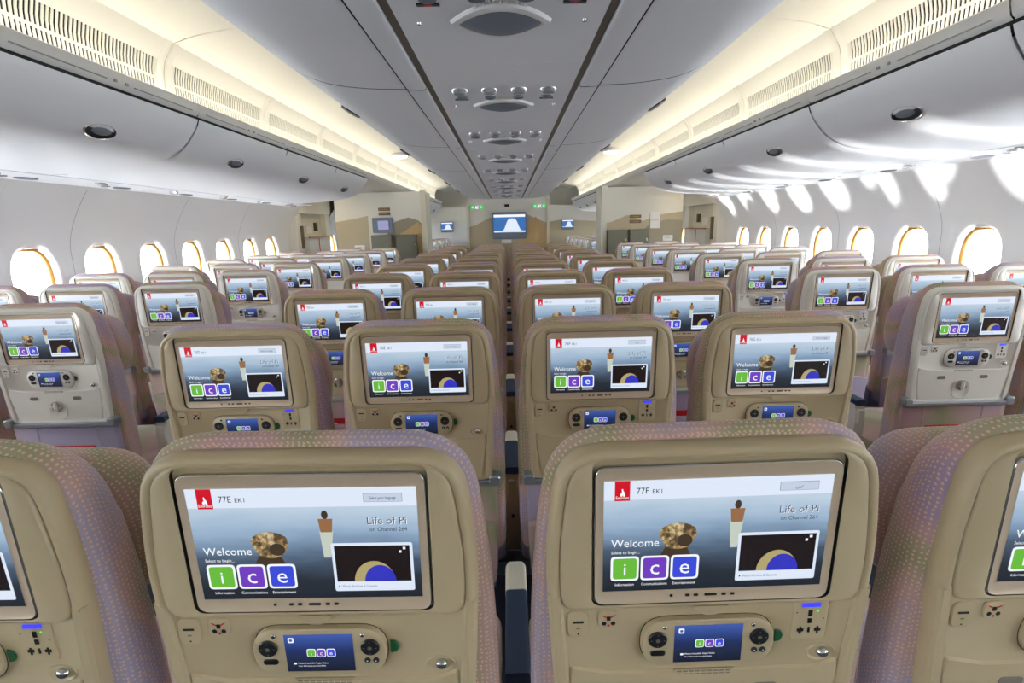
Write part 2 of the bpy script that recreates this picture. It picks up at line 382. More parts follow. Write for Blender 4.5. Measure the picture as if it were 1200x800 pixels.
# ------------------------------------------------------------------ overhead side bins, vents, cove lamps
z_ = lambda a: CZ+a
DOORP = [(1.822, z_(.668)), (1.838, z_(.63)), (1.875, z_(.575)), (1.945, z_(.503)), (2.03, z_(.455)), (2.15, z_(.423)), (2.35, z_(.397)), (2.60, z_(.380)), (2.76, z_(.374))]
LIP = [(1.830, z_(.685)), (1.815, z_(.70)), (1.806, z_(.73)), (1.803, z_(.752)), (1.812, z_(.760)), (1.832, z_(.755)), (1.842, z_(.72)), (1.86, z_(.712)), (1.975, z_(.712))]
def densify(p, k=4):
    out = []
    for i in range(len(p)-1):
        p0, p1, p2, p3 = p[max(i-1, 0)], p[i], p[i+1], p[min(i+2, len(p)-1)]
        for j in range(k):
            t = j/k; out.append(tuple(.5*((2*b)+(-a+c)*t+(2*a-5*b+4*c-d)*t*t+(-a+3*b-3*c+d)*t**3) for a, b, c, d in zip(p0, p1, p2, p3)))
    out.append(p[-1]); return out
DOORD = densify(DOORP, 4)
def side_bin(L):
    root = empty('overhead_bin')
    m = MB(); extrude(m, DOORD, -L/2+.006, L/2-.006, CEIL_G); extrude(m, [(x+.02, z+.02) for x, z in DOORD], -L/2+.006, L/2-.006, CEIL_G); m.obj('bin_door', root, 60)
    m = MB(); extrude(m, LIP, -L/2+.004, L/2-.004, CABIN); m.obj('bin_lip', root, 50)
    m = MB(); m.box(1.807, 1.815, -L/2+.07, -.09, z_(.707), z_(.711), LGREY); m.box(1.807, 1.815, .09, L/2-.07, z_(.707), z_(.711), LGREY)
    m.box(1.805, 1.815, -.045, -.030, z_(.706), z_(.718), LGREY); m.box(1.805, 1.815, .025, .045, z_(.706), z_(.718), LGREY); m.obj('handle_strip', root, 0)
    m = MB(); m.box(1.835, 3.0, -L/2, L/2, z_(.64), z_(.70), DARKGAP); m.add([(1.86, -L/2, z_(.69)), (1.86, L/2, z_(.69)), (2.8, L/2, z_(.40)), (2.8, -L/2, z_(.40))], [(0, 1, 2, 3)], DARKGAP); m.obj('bin_body', root, 0)
    # latch: dark cup with a silver lower rim sunk in the door
    nx, nz = .72, .69; n_ = Vector((-nx, 0, -nz)).normalized(); t_ = Vector((-n_.z, 0, n_.x)); c = Vector((1.951, 0, z_(.499)))
    m = MB()
    def ring(a, b, d): return [tuple(c+Vector((0, 1, 0))*a*math.cos(2*math.pi*i/24)+t_*b*math.sin(2*math.pi*i/24)+n_*d) for i in range(24)]
    m.loft([ring(.100, .046, .001), ring(.096, .043, .006), ring(.092, .040, .004)], CHROME); m.loft([ring(.092, .040, .004), ring(.085, .034, .002)], DARKB, cap1=True)
    m.loft([[tuple(Vector(p)+t_*-.004+n_*.003) for p in ring(.062, .022, .004)], [tuple(Vector(p)+t_*-.004+n_*.003) for p in ring(.056, .018, .007)]], GRILLE, cap1=True)
    m.obj('bin_latch', root, 40)
    return root
def mirror_copy(o):                                   # mirrored mesh copies for the other side
    c = o.copy(); COL.objects.link(c)
    for ch in o.children:
        d = ch.copy(); COL.objects.link(d); d.parent = c
        me = ch.data.copy(); me.transform(Matrix.Scale(-1, 4, (1, 0, 0))); me.flip_normals(); d.data = me
    return c
def ORDL(i): return (ORD+['fifteenth', 'sixteenth', 'seventeenth'])[i]
ORD = ['first', 'second', 'third', 'fourth', 'fifth', 'sixth', 'seventh', 'eighth', 'ninth', 'tenth', 'eleventh', 'twelfth', 'thirteenth', 'fourteenth']
SIDE = {1: 'starboard', -1: 'port'}
binR = side_bin(1.27); binL = mirror_copy(binR)
BIN_N = [2.03+1.27*(i+.5) for i in range(-5, 4)]       # eight bins per side, up to the door zone
used = set()
def place(root, sd_, y, x=0, z=0):
    o = root if root.name not in used else copy_tree(root)
    used.add(root.name); o.location = (x, y, z); return o
for sd_, proto in ((1, binR), (-1, binL)):
    for i, y in enumerate(BIN_N):
        o = place(proto, sd_, y)
        tag(o, 'white curved overhead bin over the %s windows, %s bin from the door end' % (SIDE[sd_], ORD[len(BIN_N)-1-i]), 'luggage bin', 'side overhead bins')
    for i in range(4):
        o = place(proto, sd_, 10.45+1.27*i)
        tag(o, 'white overhead bin in the cabin beyond the bulkhead, %s side, %s from the bulkhead' % (SIDE[sd_], ORD[i]), 'luggage bin', 'bins in the cabin beyond')
# outer service rail under the bins (reading lights above the window seats)
def rail(L):
    root = empty('window_light_rail')
    m = MB(); extrude(m, [(2.765, z_(.378)), (2.77, z_(.372)), (3.10, z_(.366)), (3.15, z_(.372)), (3.15, z_(.40))], -L/2+.002, L/2-.002, CEIL_G); m.obj('rail_panel', root, 40)
    for dx in (-.14, -.03, .08):
        m = MB()
        for r, h in ((.030, .010),):
            m.loft([[(2.93+dx*.6+r*k*math.cos(a*math.pi/8), .12*0+dx*1.0+r*k*math.sin(a*math.pi/8), z_(.370)-h*q) for a in range(16)] for k, q in ((1.1, 0), (1, .7), (.6, 1))], LENS, cap1=True)
        m.obj('reading_light', root, 40)
    m = MB(); m.loft([[(2.97+.045*math.cos(a*math.pi/8)*k, .24+.075*math.sin(a*math.pi/8)*k, z_(.368)-.008*q) for a in range(16)] for k, q in ((1, 0), (.9, .8), (.7, 1))], GRILLE, cap1=True); m.obj('speaker_grille', root, 40)
    return root
railR = rail(.8128); railL = mirror_copy(railR)
for sd_, proto in ((1, railR), (-1, railL)):
    for i in range(-6, 7):
        o = place(proto, sd_, 1.96+.8128*i+.35)
        tag(o, 'white strip with reading lights under the %s bins, %s from the door end' % (SIDE[sd_], ORD[6-i]), 'service panel', 'window side service rails')
# vent panels and cove lamps
VP = [(1.975, z_(.712)), (1.985, z_(.78)), (1.988, z_(.832)), (1.988, z_(.876)), (1.987, z_(.892)), (1.984, z_(.93)), (1.970, z_(.985)), (1.945, z_(1.03)), (1.905, z_(1.088))]
LOW, UPP = (2, 3), (4, 6)
def vent_panel(L, slots=True):
    root = empty('air_vent'); m = MB(); h = L/2-.0012; e = .09
    if slots:
        extrude(m, VP[:LOW[0]+1], -h, h, COVEM); extrude(m, VP[LOW[1]:UPP[0]+1], -h, h, COVEM); extrude(m, VP[UPP[1]:], -h, h, COVEM)
        for a, b in (LOW, UPP):
            for y0, y1 in ((-h, -h+e), (h-e, h)): extrude(m, VP[a:b+1], y0, y1, COVEM)
    else: extrude(m, VP, -h, h, COVEM)
    m.obj('vent_surface', root, 50)
    for s_ in (-1, 1):                            # rounded rib at each end
        m = MB(); y = s_*(h-.035)
        m.loft([[(x-.014*q, y+dy, z) for x, z in VP[1:]] for dy, q in ((-.026, 0), (-.016, .8), (0, 1), (.016, .8), (.026, 0))], COVEM, closed=False)
        m.obj('end_rib', root, 50)
    if slots:
        for a, b in (LOW, UPP):
            m = MB(); n = 44; pit = (2*h-2*e)/n
            for k in range(n+1):
                y0 = -h+e+k*pit
                m.loft([[(x, y0+dy, z) for x, z in VP[a:b+1]] for dy in (-pit*.26, pit*.26)], COVEM, closed=False)
                for dy in (-pit*.26, pit*.26):
                    m.loft([[(x+dx, y0+dy, z) for x, z in VP[a:b+1]] for dx in (0, .004)], COVEM, closed=False)
            tag(m.obj('vent_louvres', root, 50), kind='stuff')
        m = MB(); extrude(m, [(x+.03, z) for x, z in VP[1:8]], -h, h, DARKGAP); m.obj('vent_duct', root, 50)
    return root
vpR = vent_panel(1.27); vpL = mirror_copy(vpR)
for sd_, proto in ((1, vpR), (-1, vpL)):
    for i, y in enumerate(BIN_N + [BIN_N[-1]+1.27*k for k in range(1, 7)]):
        o = place(proto, sd_, y)
        j = i-len(BIN_N)
        tag(o, ('cream slotted air vent panel above the %s bins, %s from the door end' % (SIDE[sd_], ORD[len(BIN_N)-1-i])) if j < 0 else
            ('cream slotted vent panel in the %s aisle cove past the last bin, %s along' % (SIDE[sd_], ORD[j])), 'air vent', 'cove vent panels')
LAMP = bpy.data.materials.new('cove_lamp_glow'); LAMP.use_nodes = True; b = LAMP.node_tree.nodes['Principled BSDF']
b.inputs['Emission Color'].default_value = (1, .93, .78, 1); b.inputs['Emission Strength'].default_value = COVE; b.inputs['Base Color'].default_value = (.8, .8, .8, 1)
def cove_lamp(L):
    root = empty('cove_lamp')
    m = MB(); m.loft([[(1.905+.016*math.cos(a*math.pi/5), y, z_(.738)+.016*math.sin(a*math.pi/5)) for a in range(10)] for y in (-L/2+.03, L/2-.03)], LAMP, cap0=True, cap1=True); m.obj('lamp_tube', root, 60)
    m = MB(); m.box(1.875, 1.935, -L/2+.01, L/2-.01, z_(.713), z_(.721), CABIN); m.obj('lamp_base', root, 0)
    return root
clR = cove_lamp(1.27); clL = mirror_copy(clR)
for sd_, proto in ((1, clR), (-1, clL)):
    for i, y in enumerate(BIN_N + [BIN_N[-1]+1.27*k for k in range(1, 7)]):
        o = place(proto, sd_, y)
        tag(o, 'warm tube lamp in the cove trough of the %s aisle, %s from the far end' % (SIDE[sd_], ORDL(len(BIN_N)+6-1-i)), 'lamp', 'cove tubes')
# trough continued past the last bins, over the door zone
for sd_ in (-1, 1):
    m = MB(); extrude(m, LIP, 2.03+1.27*4+.004, 9.80, CABIN, sd_)
    extrude(m, [(1.83, z_(.685)), (1.90, z_(.64)), (2.2, z_(.60)), (3.4, z_(.56))], 2.03+1.27*4+.004, 9.80, MONU, sd_)
    tag(m.obj('door_zone_fascia', smooth=50), kind='structure')
    m = MB(); pr = DOORD + [(3.2, z_(.374)), (3.2, z_(.70)), (1.84, z_(.70))]      # closing cheek at the end of the last bin
    m.add([(sd_*x, 2.03+1.27*4+.004, z) for x, z in pr], [tuple(range(len(pr)))], CEIL_G); tag(m.obj('bin_cheek', smooth=0), kind='structure')

# ------------------------------------------------------------------ centre bins and service panels
CB = densify([(.322, z_(.457)), (.45, z_(.462)), (.58, z_(.480)), (.675, z_(.518)), (.733, z_(.566)), (.755, z_(.625)), (.760, z_(.72)), (.760, z_(1.112))], 4)
def centre_bin(L):
    root = empty('centre_bin'); h = L/2-.004
    m = MB(); extrude(m, CB, -h, h, CEIL_G); m.obj('bin_door', root, 60)
    m = MB(); extrude(m, [(.256, z_(.50)), (.256, z_(.456)), (.262, z_(.453)), (.316, z_(.454)), (.3165, z_(.50))], -h, h, CEIL_G); m.obj('bottom_strip', root, 50)
    m = MB(); m.box(.25, .74, -h, h, z_(.585), z_(.62), DARKGAP); m.box(.25, .42, -h, h, z_(.50), z_(.585), DARKGAP); m.obj('bin_body', root, 0)
    m = MB(); c = Vector((.688, 0, z_(.527))); n_ = Vector((.48, 0, -.88)).normalized(); t_ = Vector((n_.z, 0, -n_.x))
    def ring(a, b, d): return [tuple(c+Vector((0, 1, 0))*a*math.cos(2*math.pi*i/20)+t_*b*math.sin(2*math.pi*i/20)+n_*d) for i in range(20)]
    m.loft([ring(.078, .040, -.004), ring(.076, .038, .006)], DARKB); m.loft([ring(.076, .038, .006), ring(.066, .030, .009), ring(.05, .018, .007)], DARKB, cap1=True)
    m.obj('bin_latch', root, 40); return root
cbR = centre_bin(1.27); cbL = mirror_copy(cbR)
CBY = [1.86+1.27*(i+.5) for i in range(-5, 5)]
for sd_, proto in ((1, cbR), (-1, cbL)):
    for i, y in enumerate(CBY):
        tag(place(proto, sd_, y), 'grey-white centre overhead bin facing the %s aisle, %s from the monitor bulkhead' % (SIDE[sd_], ORD[len(CBY)-1-i]), 'luggage bin', 'centre overhead bins')
    m = MB(); extrude(m, CB, 1.86+1.27*5+.004, YB, CEIL_G, sd_); extrude(m, [(.256, z_(.50)), (.256, z_(.456)), (.316, z_(.454)), (.3165, z_(.50))], 1.86+1.27*5+.004, YB, CEIL_G, sd_)
    m.box(min(sd_*.25, sd_*.42), max(sd_*.25, sd_*.42), 1.86+1.27*5, YB, z_(.50), z_(.52), DARKGAP)
    tag(m.obj('bin_end_filler', smooth=60), kind='structure')
m = MB()
for sd_ in (-1, 1): m.box(min(sd_*.232, sd_*.256), max(sd_*.232, sd_*.256), Y0C, YB, z_(.466), z_(.50), BRONZE)
tag(m.obj('trim_1', smooth=0), kind='structure')
m = MB(); m.box(-.30, .30, Y0C, YB, z_(.50), z_(.54), DARKGAP); tag(m.obj('ceiling_duct', smooth=0), kind='structure')
def lensoval(a, b, n=14):
    return [(a*math.cos(math.pi*i/n), b*math.sin(math.pi*i/n)) for i in range(n+1)] + [(-a*math.cos(math.pi*i/n), -b*math.sin(math.pi*i/n)) for i in range(1, n)]
def lensshape(a, b, n=12):
    return [(a*(1-2*i/n), b*(1-(1-2*i/n)**2)) for i in range(n)] + [(-a*(1-2*i/n), -b*(1-(1-2*i/n)**2)) for i in range(n)]
def service_panel(L):
    root = empty('reading_light_unit'); zb = z_(.457)
    m = MB(); m.box(-.231, .231, -L/2+.0012, L/2-.0012, zb, zb+.03, CEIL_G); m.obj('panel', root, 0)
    # air grille: lens-shaped, with ribs on the near side
    m = MB(); yc = .08
    def R(a, b, z, dy=0): return [(x, yc+y+dy, z) for x, y in lensshape(a, b)]
    m.loft([R(.115, .095, zb), R(.112, .090, zb-.008), R(.098, .072, zb-.011), R(.090, .064, zb-.006)], CABIN); m.obj('grille_frame', root, 50)
    m = MB(); m.loft([R(.092, .066, zb-.008), R(.086, .060, zb-.014), R(.05, .034, zb-.020)], GRILLE, cap1=True); m.obj('grille_mesh', root, 50)
    m = MB()
    for k in range(17):
        a = (k-8)/8*.55; x = .095*math.sin(a)*1.1; y = yc-.105+.02*(abs(k-8)/8)**2*1.5
        m.box(x-.0016, x+.0016, y, y+.026, zb-.0035, zb+.001, CABIN)
    tag(m.obj('grille_ribs', root, 0), kind='stuff')
    for x in (-.147, -.047, .053, .153):
        m = MB(); m.loft([[(x+.026*k*math.cos(a*math.pi/8), -.135+.022*k*math.sin(a*math.pi/8), zb-.014*q) for a in range(16)] for k, q in ((1.1, 0), (1, .6), (.75, 1), (.5, .7))], LENS, cap1=True); m.obj('reading_light', root, 50)
        m = MB(); m.loft([[(x+.018*k*math.cos(a*math.pi/6), -.04+.014*k*math.sin(a*math.pi/6), zb-.010*q) for a in range(12)] for k, q in ((1.1, 0), (1, .7), (.5, 1))], GRILLE, cap1=True); m.obj('air_nozzle', root, 50)
    for x in (-.150, .155):
        m = MB(); m.box(x-.024, x+.024, -.015, -.004, zb-.003, zb, DARKB); m.box(x-.008, x+.008, -.014, -.005, zb-.0035, zb-.003, RED); m.obj('no_smoking_sign', root, 0)
    m = MB()
    for x in (-.185, .19): m.loft([[(x+.006*k*math.cos(a*math.pi/5), .09+.006*k*math.sin(a*math.pi/5), zb-.004*q) for a in range(10)] for k, q in ((1, 0), (.8, 1))], LENS, cap1=True)
    m.obj('indicator', root, 40)
    return root
spn = service_panel(.8128)
for i in range(-5, 9):
    L_ = 2.10-.08+.8128*(i-1)
    o = place(spn, 0, L_)
    tag(o, 'grey-white ceiling panel with four reading lights and lens-shaped grille, %s from the monitor bulkhead' % ORD[8-i], 'service panel', 'centre service panels')
m = MB(); m.box(-.231, .231, 2.02+.8128*7.5, YB, z_(.457), z_(.487), CEIL_G); tag(m.obj('ceiling_strip', smooth=0), kind='structure')
# round cabin lamps on the aisle ceiling near the door
for sd_ in (-1, 1):
    m = MB(); c = (sd_*1.62, 8.35); r = empty('ceiling_lamp', (c[0], c[1], z_(1.145)))
    m.loft([[(.15*k*math.cos(a*math.pi/10), .15*k*math.sin(a*math.pi/10), -q) for a in range(20)] for k, q in ((1, 0), (1, .03), (.9, .04))], CABIN, cap1=True); m.obj('lamp_housing', r, 50)
    m = MB(); m.loft([[(.12*k*math.cos(a*math.pi/10), .12*k*math.sin(a*math.pi/10), -.041-q) for a in range(20)] for k, q in ((1, 0), (.8, .02), (.3, .03))], emis('ceiling_lamp_glow', (235, 238, 255), 3), cap1=True); m.obj('lamp_lens', r, 50)
    tag(r, 'round white ceiling lamp over the %s aisle by the bulkhead' % SIDE[sd_], 'lamp')

# ------------------------------------------------------------------ bulkhead, galley walls, doors
def wallmon(name, parent_loc, w_, h_, label, hooded=True):
    r = empty(name, parent_loc); m = MB()
    m.slab(rrect(0, 0, w_, h_, .02), -.07, 0, PLAST, .006); m.obj('monitor_case', r, 40)
    sc_h = h_*.66; sc_z = h_*.08; sw = w_*.92
    m = MB(); m.xz([(-sw/2, sc_z-sc_h/2), (sw/2, sc_z-sc_h/2), (sw/2, sc_z+sc_h/2), (-sw/2, sc_z+sc_h/2)], -.0715, emis('map_blue', (58, 112, 178)))
    m.xz([(-sw/2, sc_z+sc_h*.36), (sw/2, sc_z+sc_h*.36), (sw/2, sc_z+sc_h/2), (-sw/2, sc_z+sc_h/2)], -.0722, S_WHITE)
    m.xz([(-sw/2, sc_z-sc_h*.5), (sw/2, sc_z-sc_h*.5), (sw/2, sc_z-sc_h*.42), (-sw/2, sc_z-sc_h*.42)], -.0722, S_HEAD)
    pts = []
    for i in range(21):
        t = i/20; u = -.28+.72*t; g = math.exp(-((t-.5)/.30)**4)
        pts.append((sw*u, sc_z-sc_h*.42+sc_h*.70*g))
    m.xz([(sw*-.28, sc_z-sc_h*.43), (sw*.44, sc_z-sc_h*.43)] + pts[::-1], -.0726, emis('map_pale', (226, 236, 250)))
    m.obj('map_display', r, 0); tag(r, label, 'monitor'); return r
def mural(parent, x0, x1, pts, mt, y):
    m = MB(); m.add([(x, y, z) for x, z in [(x0, z_(-1.2)), (x1, z_(-1.2))]+pts[::-1]], [tuple(range(len(pts)+2))], mt); return m.obj('mural_dune', parent, 0)
m = MB(); m.box(-.64, .66, YB, YB+1.1, 0, z_(1.2), MONU); cb = structure(m.obj('wall_bulkhead', smooth=0))
mural(cb, -.64, .0, [(-.64, z_(.02)), (-.5, z_(.06)), (-.3, z_(.16)), (-.1, z_(.2)), (0, z_(.22))], DUNE1, YB-.002)
mural(cb, .0, .66, [(0, z_(.22)), (.25, z_(.24)), (.4, z_(.17)), (.66, z_(.06))], DUNE1, YB-.003)
mural(cb, .2, .66, [(.2, z_(-.25)), (.38, z_(.10)), (.46, z_(.17)), (.56, z_(.05)), (.66, z_(-.02))], DUNE2, YB-.004)
for sx in (-1, 1):
    m = MB(); x = -.64 if sx < 0 else .66; m.box(x-.02, x+.02, YB-.03, YB+.02, 0, z_(.60), CREAM); m.obj('corner_post', cb, 0)
wallmon('wall_monitor', (.035, YB, z_(.035)), .55, .42, 'blue-grey monitor showing a map screen, mounted on the bulkhead between the two aisles')
for x, sdn in ((-.483, 'port'), (.523, 'starboard')):
    r = empty('exit_sign', (x, YB, z_(.334))); m = MB(); m.box(-.11, .11, -.03, 0, -.035, .035, WHITEP); m.obj('sign_box', r, 0)
    gm = emis('sign_green', (60, 200, 80), 1.0); m = MB()
    for s_ in (-1, 1):
        m.xz([(s_*.075-.028, -.032), (s_*.075+.028, -.032), (s_*.075+.028, .032), (s_*.075-.028, .032)], -.031, gm)
        m.xz([(s_*.075-s_*.014, -.018), (s_*.075+s_*.014, 0), (s_*.075-s_*.014, .018)], -.032, S_WHITE)
    m.xz(disc(-.014, .012, .009), -.031, S_WHITE); m.xz([(-.024, -.026), (-.004, -.026), (-.004, .004), (-.024, .004)], -.031, S_WHITE)
    m.xz(disc(.016, .012, .009), -.031, S_WHITE); m.xz([(.006, -.026), (.026, -.026), (.020, .004), (.012, .004)], -.031, S_WHITE)
    m.obj('sign_face', r, 0); tag(r, 'small green and white lit pictogram sign on the bulkhead, %s side of the monitor' % sdn, 'sign')
m = MB(); m.box(-.04, .04, YB-.02, YB, z_(.33), z_(.37), DARKB); m.box(-.03, .03, YB-.022, YB-.02, z_(.338), z_(.362), BLACK); tag(m.obj('camera_box', smooth=0), 'small black sensor box on the bulkhead above the monitor', 'sensor')
m = MB(); m.slab(rrect(0, 0, .16, .06, .01), -.01, 0, WHITEP); o = m.obj('placard', smooth=40); o.location = (-.02, YB-.005, z_(-.215)); tag(o, 'white placard low on the bulkhead under the monitor', 'placard')
# outer galley monuments
for sd_, x0, x1 in ((-1, 1.30, 2.78), (1, 1.52, 2.85)):
    s = sd_; yb = YB
    def X(a): return s*a
    m = MB(); m.box(min(X(x0), X(x1)), max(X(x0), X(x1)), yb, yb+.45, 0, z_(.60), MONU); mo = structure(m.obj('wall_galley_%s' % ('left' if s < 0 else 'right'), smooth=0))
    m = MB(); m.box(min(X(x0), X(x0+.09)), max(X(x0), X(x0+.09)), yb-.035, yb+.02, 0, z_(.62), CREAM if s < 0 else MONU); m.obj('corner_post', mo, 0)
    if s < 0:
        mural(mo, X(x1), X(2.25), [(X(x1), z_(.15)), (X(2.5), z_(.19)), (X(2.25), z_(.24))], DUNE1, yb-.003)
        mural(mo, X(1.95), X(x0+.09), [(X(1.95), z_(.05)), (X(1.8), z_(.14)), (X(1.6), z_(.20)), (X(1.45), z_(.15)), (X(x0+.09), z_(.10))], DUNE3, yb-.003)
        mural(mo, X(1.75), X(x0+.09), [(X(1.75), z_(-.06)), (X(1.55), z_(.06)), (X(1.45), z_(.13)), (X(x0+.09), z_(.05))], DUNE2, yb-.004)
    else:
        mural(mo, X(x0), X(x1), [(X(x0), z_(.02)), (X(1.7), z_(.06)), (X(1.95), z_(.16)), (X(2.2), z_(.06)), (X(2.5), z_(.16)), (X(x1), z_(.20))], DUNE1, yb-.003)
        mural(mo, X(2.1), X(x1), [(X(2.1), z_(-.2)), (X(2.3), z_(0)), (X(2.6), z_(.08)), (X(x1), z_(.06))], DUNE3, yb-.004)
    cabs = ((1.47, 1.80), (1.87, 2.20)) if s < 0 else ((1.625, 1.93), (1.97, 2.28))
    for i, (a, b) in enumerate(cabs):
        r = empty('stowage_cabinet', (X((a+b)/2), yb-.06, 0)); m = MB(); m.slab(rrect(0, z_(-.62), b-a, 1.10, .01), -.05, .055, CABG, .006); m.obj('cabinet_body', r, 40)
        m = MB(); m.slab(rrect(0, z_(-.24), b-a-.03, .27, .008), -.056, -.05, CABG); m.obj('cabinet_door', r, 40)
        m = MB(); m.box((b-a)/2-.045, (b-a)/2-.02, -.068, -.05, z_(-.25), z_(-.21), CHROME); m.obj('door_knob', r, 0)
        tag(r, 'grey-green stowage cabinet on the %s galley wall, %s the aisle' % (SIDE[s], 'next to' if i == 0 else 'away from'), 'cabinet')
    for k, zz in enumerate((.335, .265) if s < 0 else (.135, .055)):
        r = empty('galley_sign', (X(1.98 if s < 0 else 2.08), yb-.004, z_(zz))); m = MB(); m.slab(rrect(0, 0, .19, .05, .008), -.006, 0, BRONZE); m.obj('sign_plate', r, 40)
        m = MB()
        for q in range(3): m.box(-.04+.035*q, -.015+.035*q, -.0075, -.006, -.008, .008, GOLD)
        m.xz(disc(-.07, 0, .012), -.0075, GOLD); m.obj('sign_print', r, 0)
        tag(r, 'small bronze sign plate, %s of the pair on the %s galley wall' % (('upper', 'lower')[k], SIDE[s]), 'sign')
m = MB(); r = empty('galley_screen', (-2.02, YB-.004, z_(.085))); m.slab(rrect(0, 0, .32, .24, .012), -.04, 0, PLAST, .005); m.obj('screen_case', r, 40)
m = MB(); m.xz([(-.07, -.07), (.10, -.07), (.10, .07), (-.07, .07)], -.041, emis('galley_glow', (150, 150, 190))); m.obj('screen_face', r, 0); tag(r, 'blue-grey screen unit on the port galley wall under the bronze signs', 'screen')
for s, x, zz in ((-1, -2.42, -.27), (1, 2.62, -.22), (1, 2.40, .07)):
    m = MB(); hh = .09 if zz < 0 else .26; m.slab(rrect(0, 0, .16, hh, .008), -.008, 0, WHITEP); m.box(-.06, .06, -.009, -.008, -.004, 0, GREYP); m.box(-.06, .03, -.009, -.008, .014, .018, GREYP); o = m.obj('notice_card', smooth=40); o.location = (x, YB-.006, z_(zz))
    tag(o, 'white notice card on the %s galley wall%s' % (SIDE[s], '' if s < 0 else (', tall one under the bins' if zz > 0 else ', low one by the cabinets')), 'notice')
# cabin doors with their frames
def door(sd_, n):
    r = empty('door_%d' % n, (sd_*3.30, 8.9, 0)); structure(r); s = sd_
    def bx(nm, x0, x1, y0, y1, z0, z1, mt):
        m = MB(); m.box(min(s*x0, s*x1), max(s*x0, s*x1), y0, y1, z0, z1, mt); return m.obj(nm, r, 0)
    bx('door_leaf', .02, .12, -.55, .55, 0, z_(.30), CREAM); bx('door_bustle', -.12, .02, -.45, .42, .1, z_(-.08), CABIN)
    bx('door_handle', -.03, .02, .18, .24, z_(.02), z_(.16), BRONZE); bx('door_window', 0.0, .02, -.2, .05, z_(-.02), z_(.10), WHITEP)
    bx('red_strap', -.125, -.12, -.02, .0, .2, z_(-.1), RED); bx('door_frame', -.06, .12, -.75, -.55, 0, z_(.45), MONU); bx('door_frame', -.06, .12, .55, .75, 0, z_(.45), MONU)
    bx('door_lintel', -.10, .12, -.75, .75, z_(.30), z_(.56), MONU); bx('assist_handle', -.10, -.06, -.62, -.58, z_(-.25), z_(.10), BRONZE)
    m = MB(); m.box(min(s*-.15, s*-.12), max(s*-.15, s*-.12), -.46, .43, z_(-.09), z_(-.07), GOLD); m.obj('bustle_trim', r, 0)
door(-1, 1); door(1, 2)
for s in (-1, 1):
    for q, yy in enumerate((7.75, 8.25, 9.25)):
        r = empty('entry_lamp', (s*2.75, yy, z_(.58))); m = MB(); m.loft([[(.11*k*math.cos(a*math.pi/10), .11*k*math.sin(a*math.pi/10), -z0) for a in range(20)] for k, z0 in ((1, -.02), (1, .012), (.86, .016))], CABIN); m.obj('lamp_ring', r, 50)
        m = MB(); m.loft([[(.095*k*math.cos(a*math.pi/10), .095*k*math.sin(a*math.pi/10), -z0) for a in range(20)] for k, z0 in ((1, .010), (.6, .018))], emis('entry_lamp_glow', (255, 236, 200), 14), cap1=True); m.obj('lamp_lens', r, 50)
        tag(r, 'round warm lamp in the ceiling by the %s door, %s from the bins' % (SIDE[s], ORD[q]), 'lamp', 'door zone lamps')
# bulkhead of the next cabin: tan panels and aisle monitors
for s in (-1, 1):
    m = MB(); m.box(min(s*.7, s*3.3), max(s*.7, s*3.3), Y1C-.75, Y1C-.65, 0, z_(.62), MONU); b_ = structure(m.obj('wall_far_%s' % ('left' if s < 0 else 'right'), smooth=0))
    mural(b_, *(sorted((s*.75, s*2.9))), [(sorted((s*.75, s*2.9))[0], z_(.08)), (s*1.6, z_(.2)), (sorted((s*.75, s*2.9))[1], z_(.12))], DUNE1 if s > 0 else CABIN, Y1C-.755)
    wallmon('wall_monitor', (s*1.76, Y1C-.76, z_(.06)), .36, .30, 'small monitor on the far wall seen along the %s aisle' % SIDE[s])

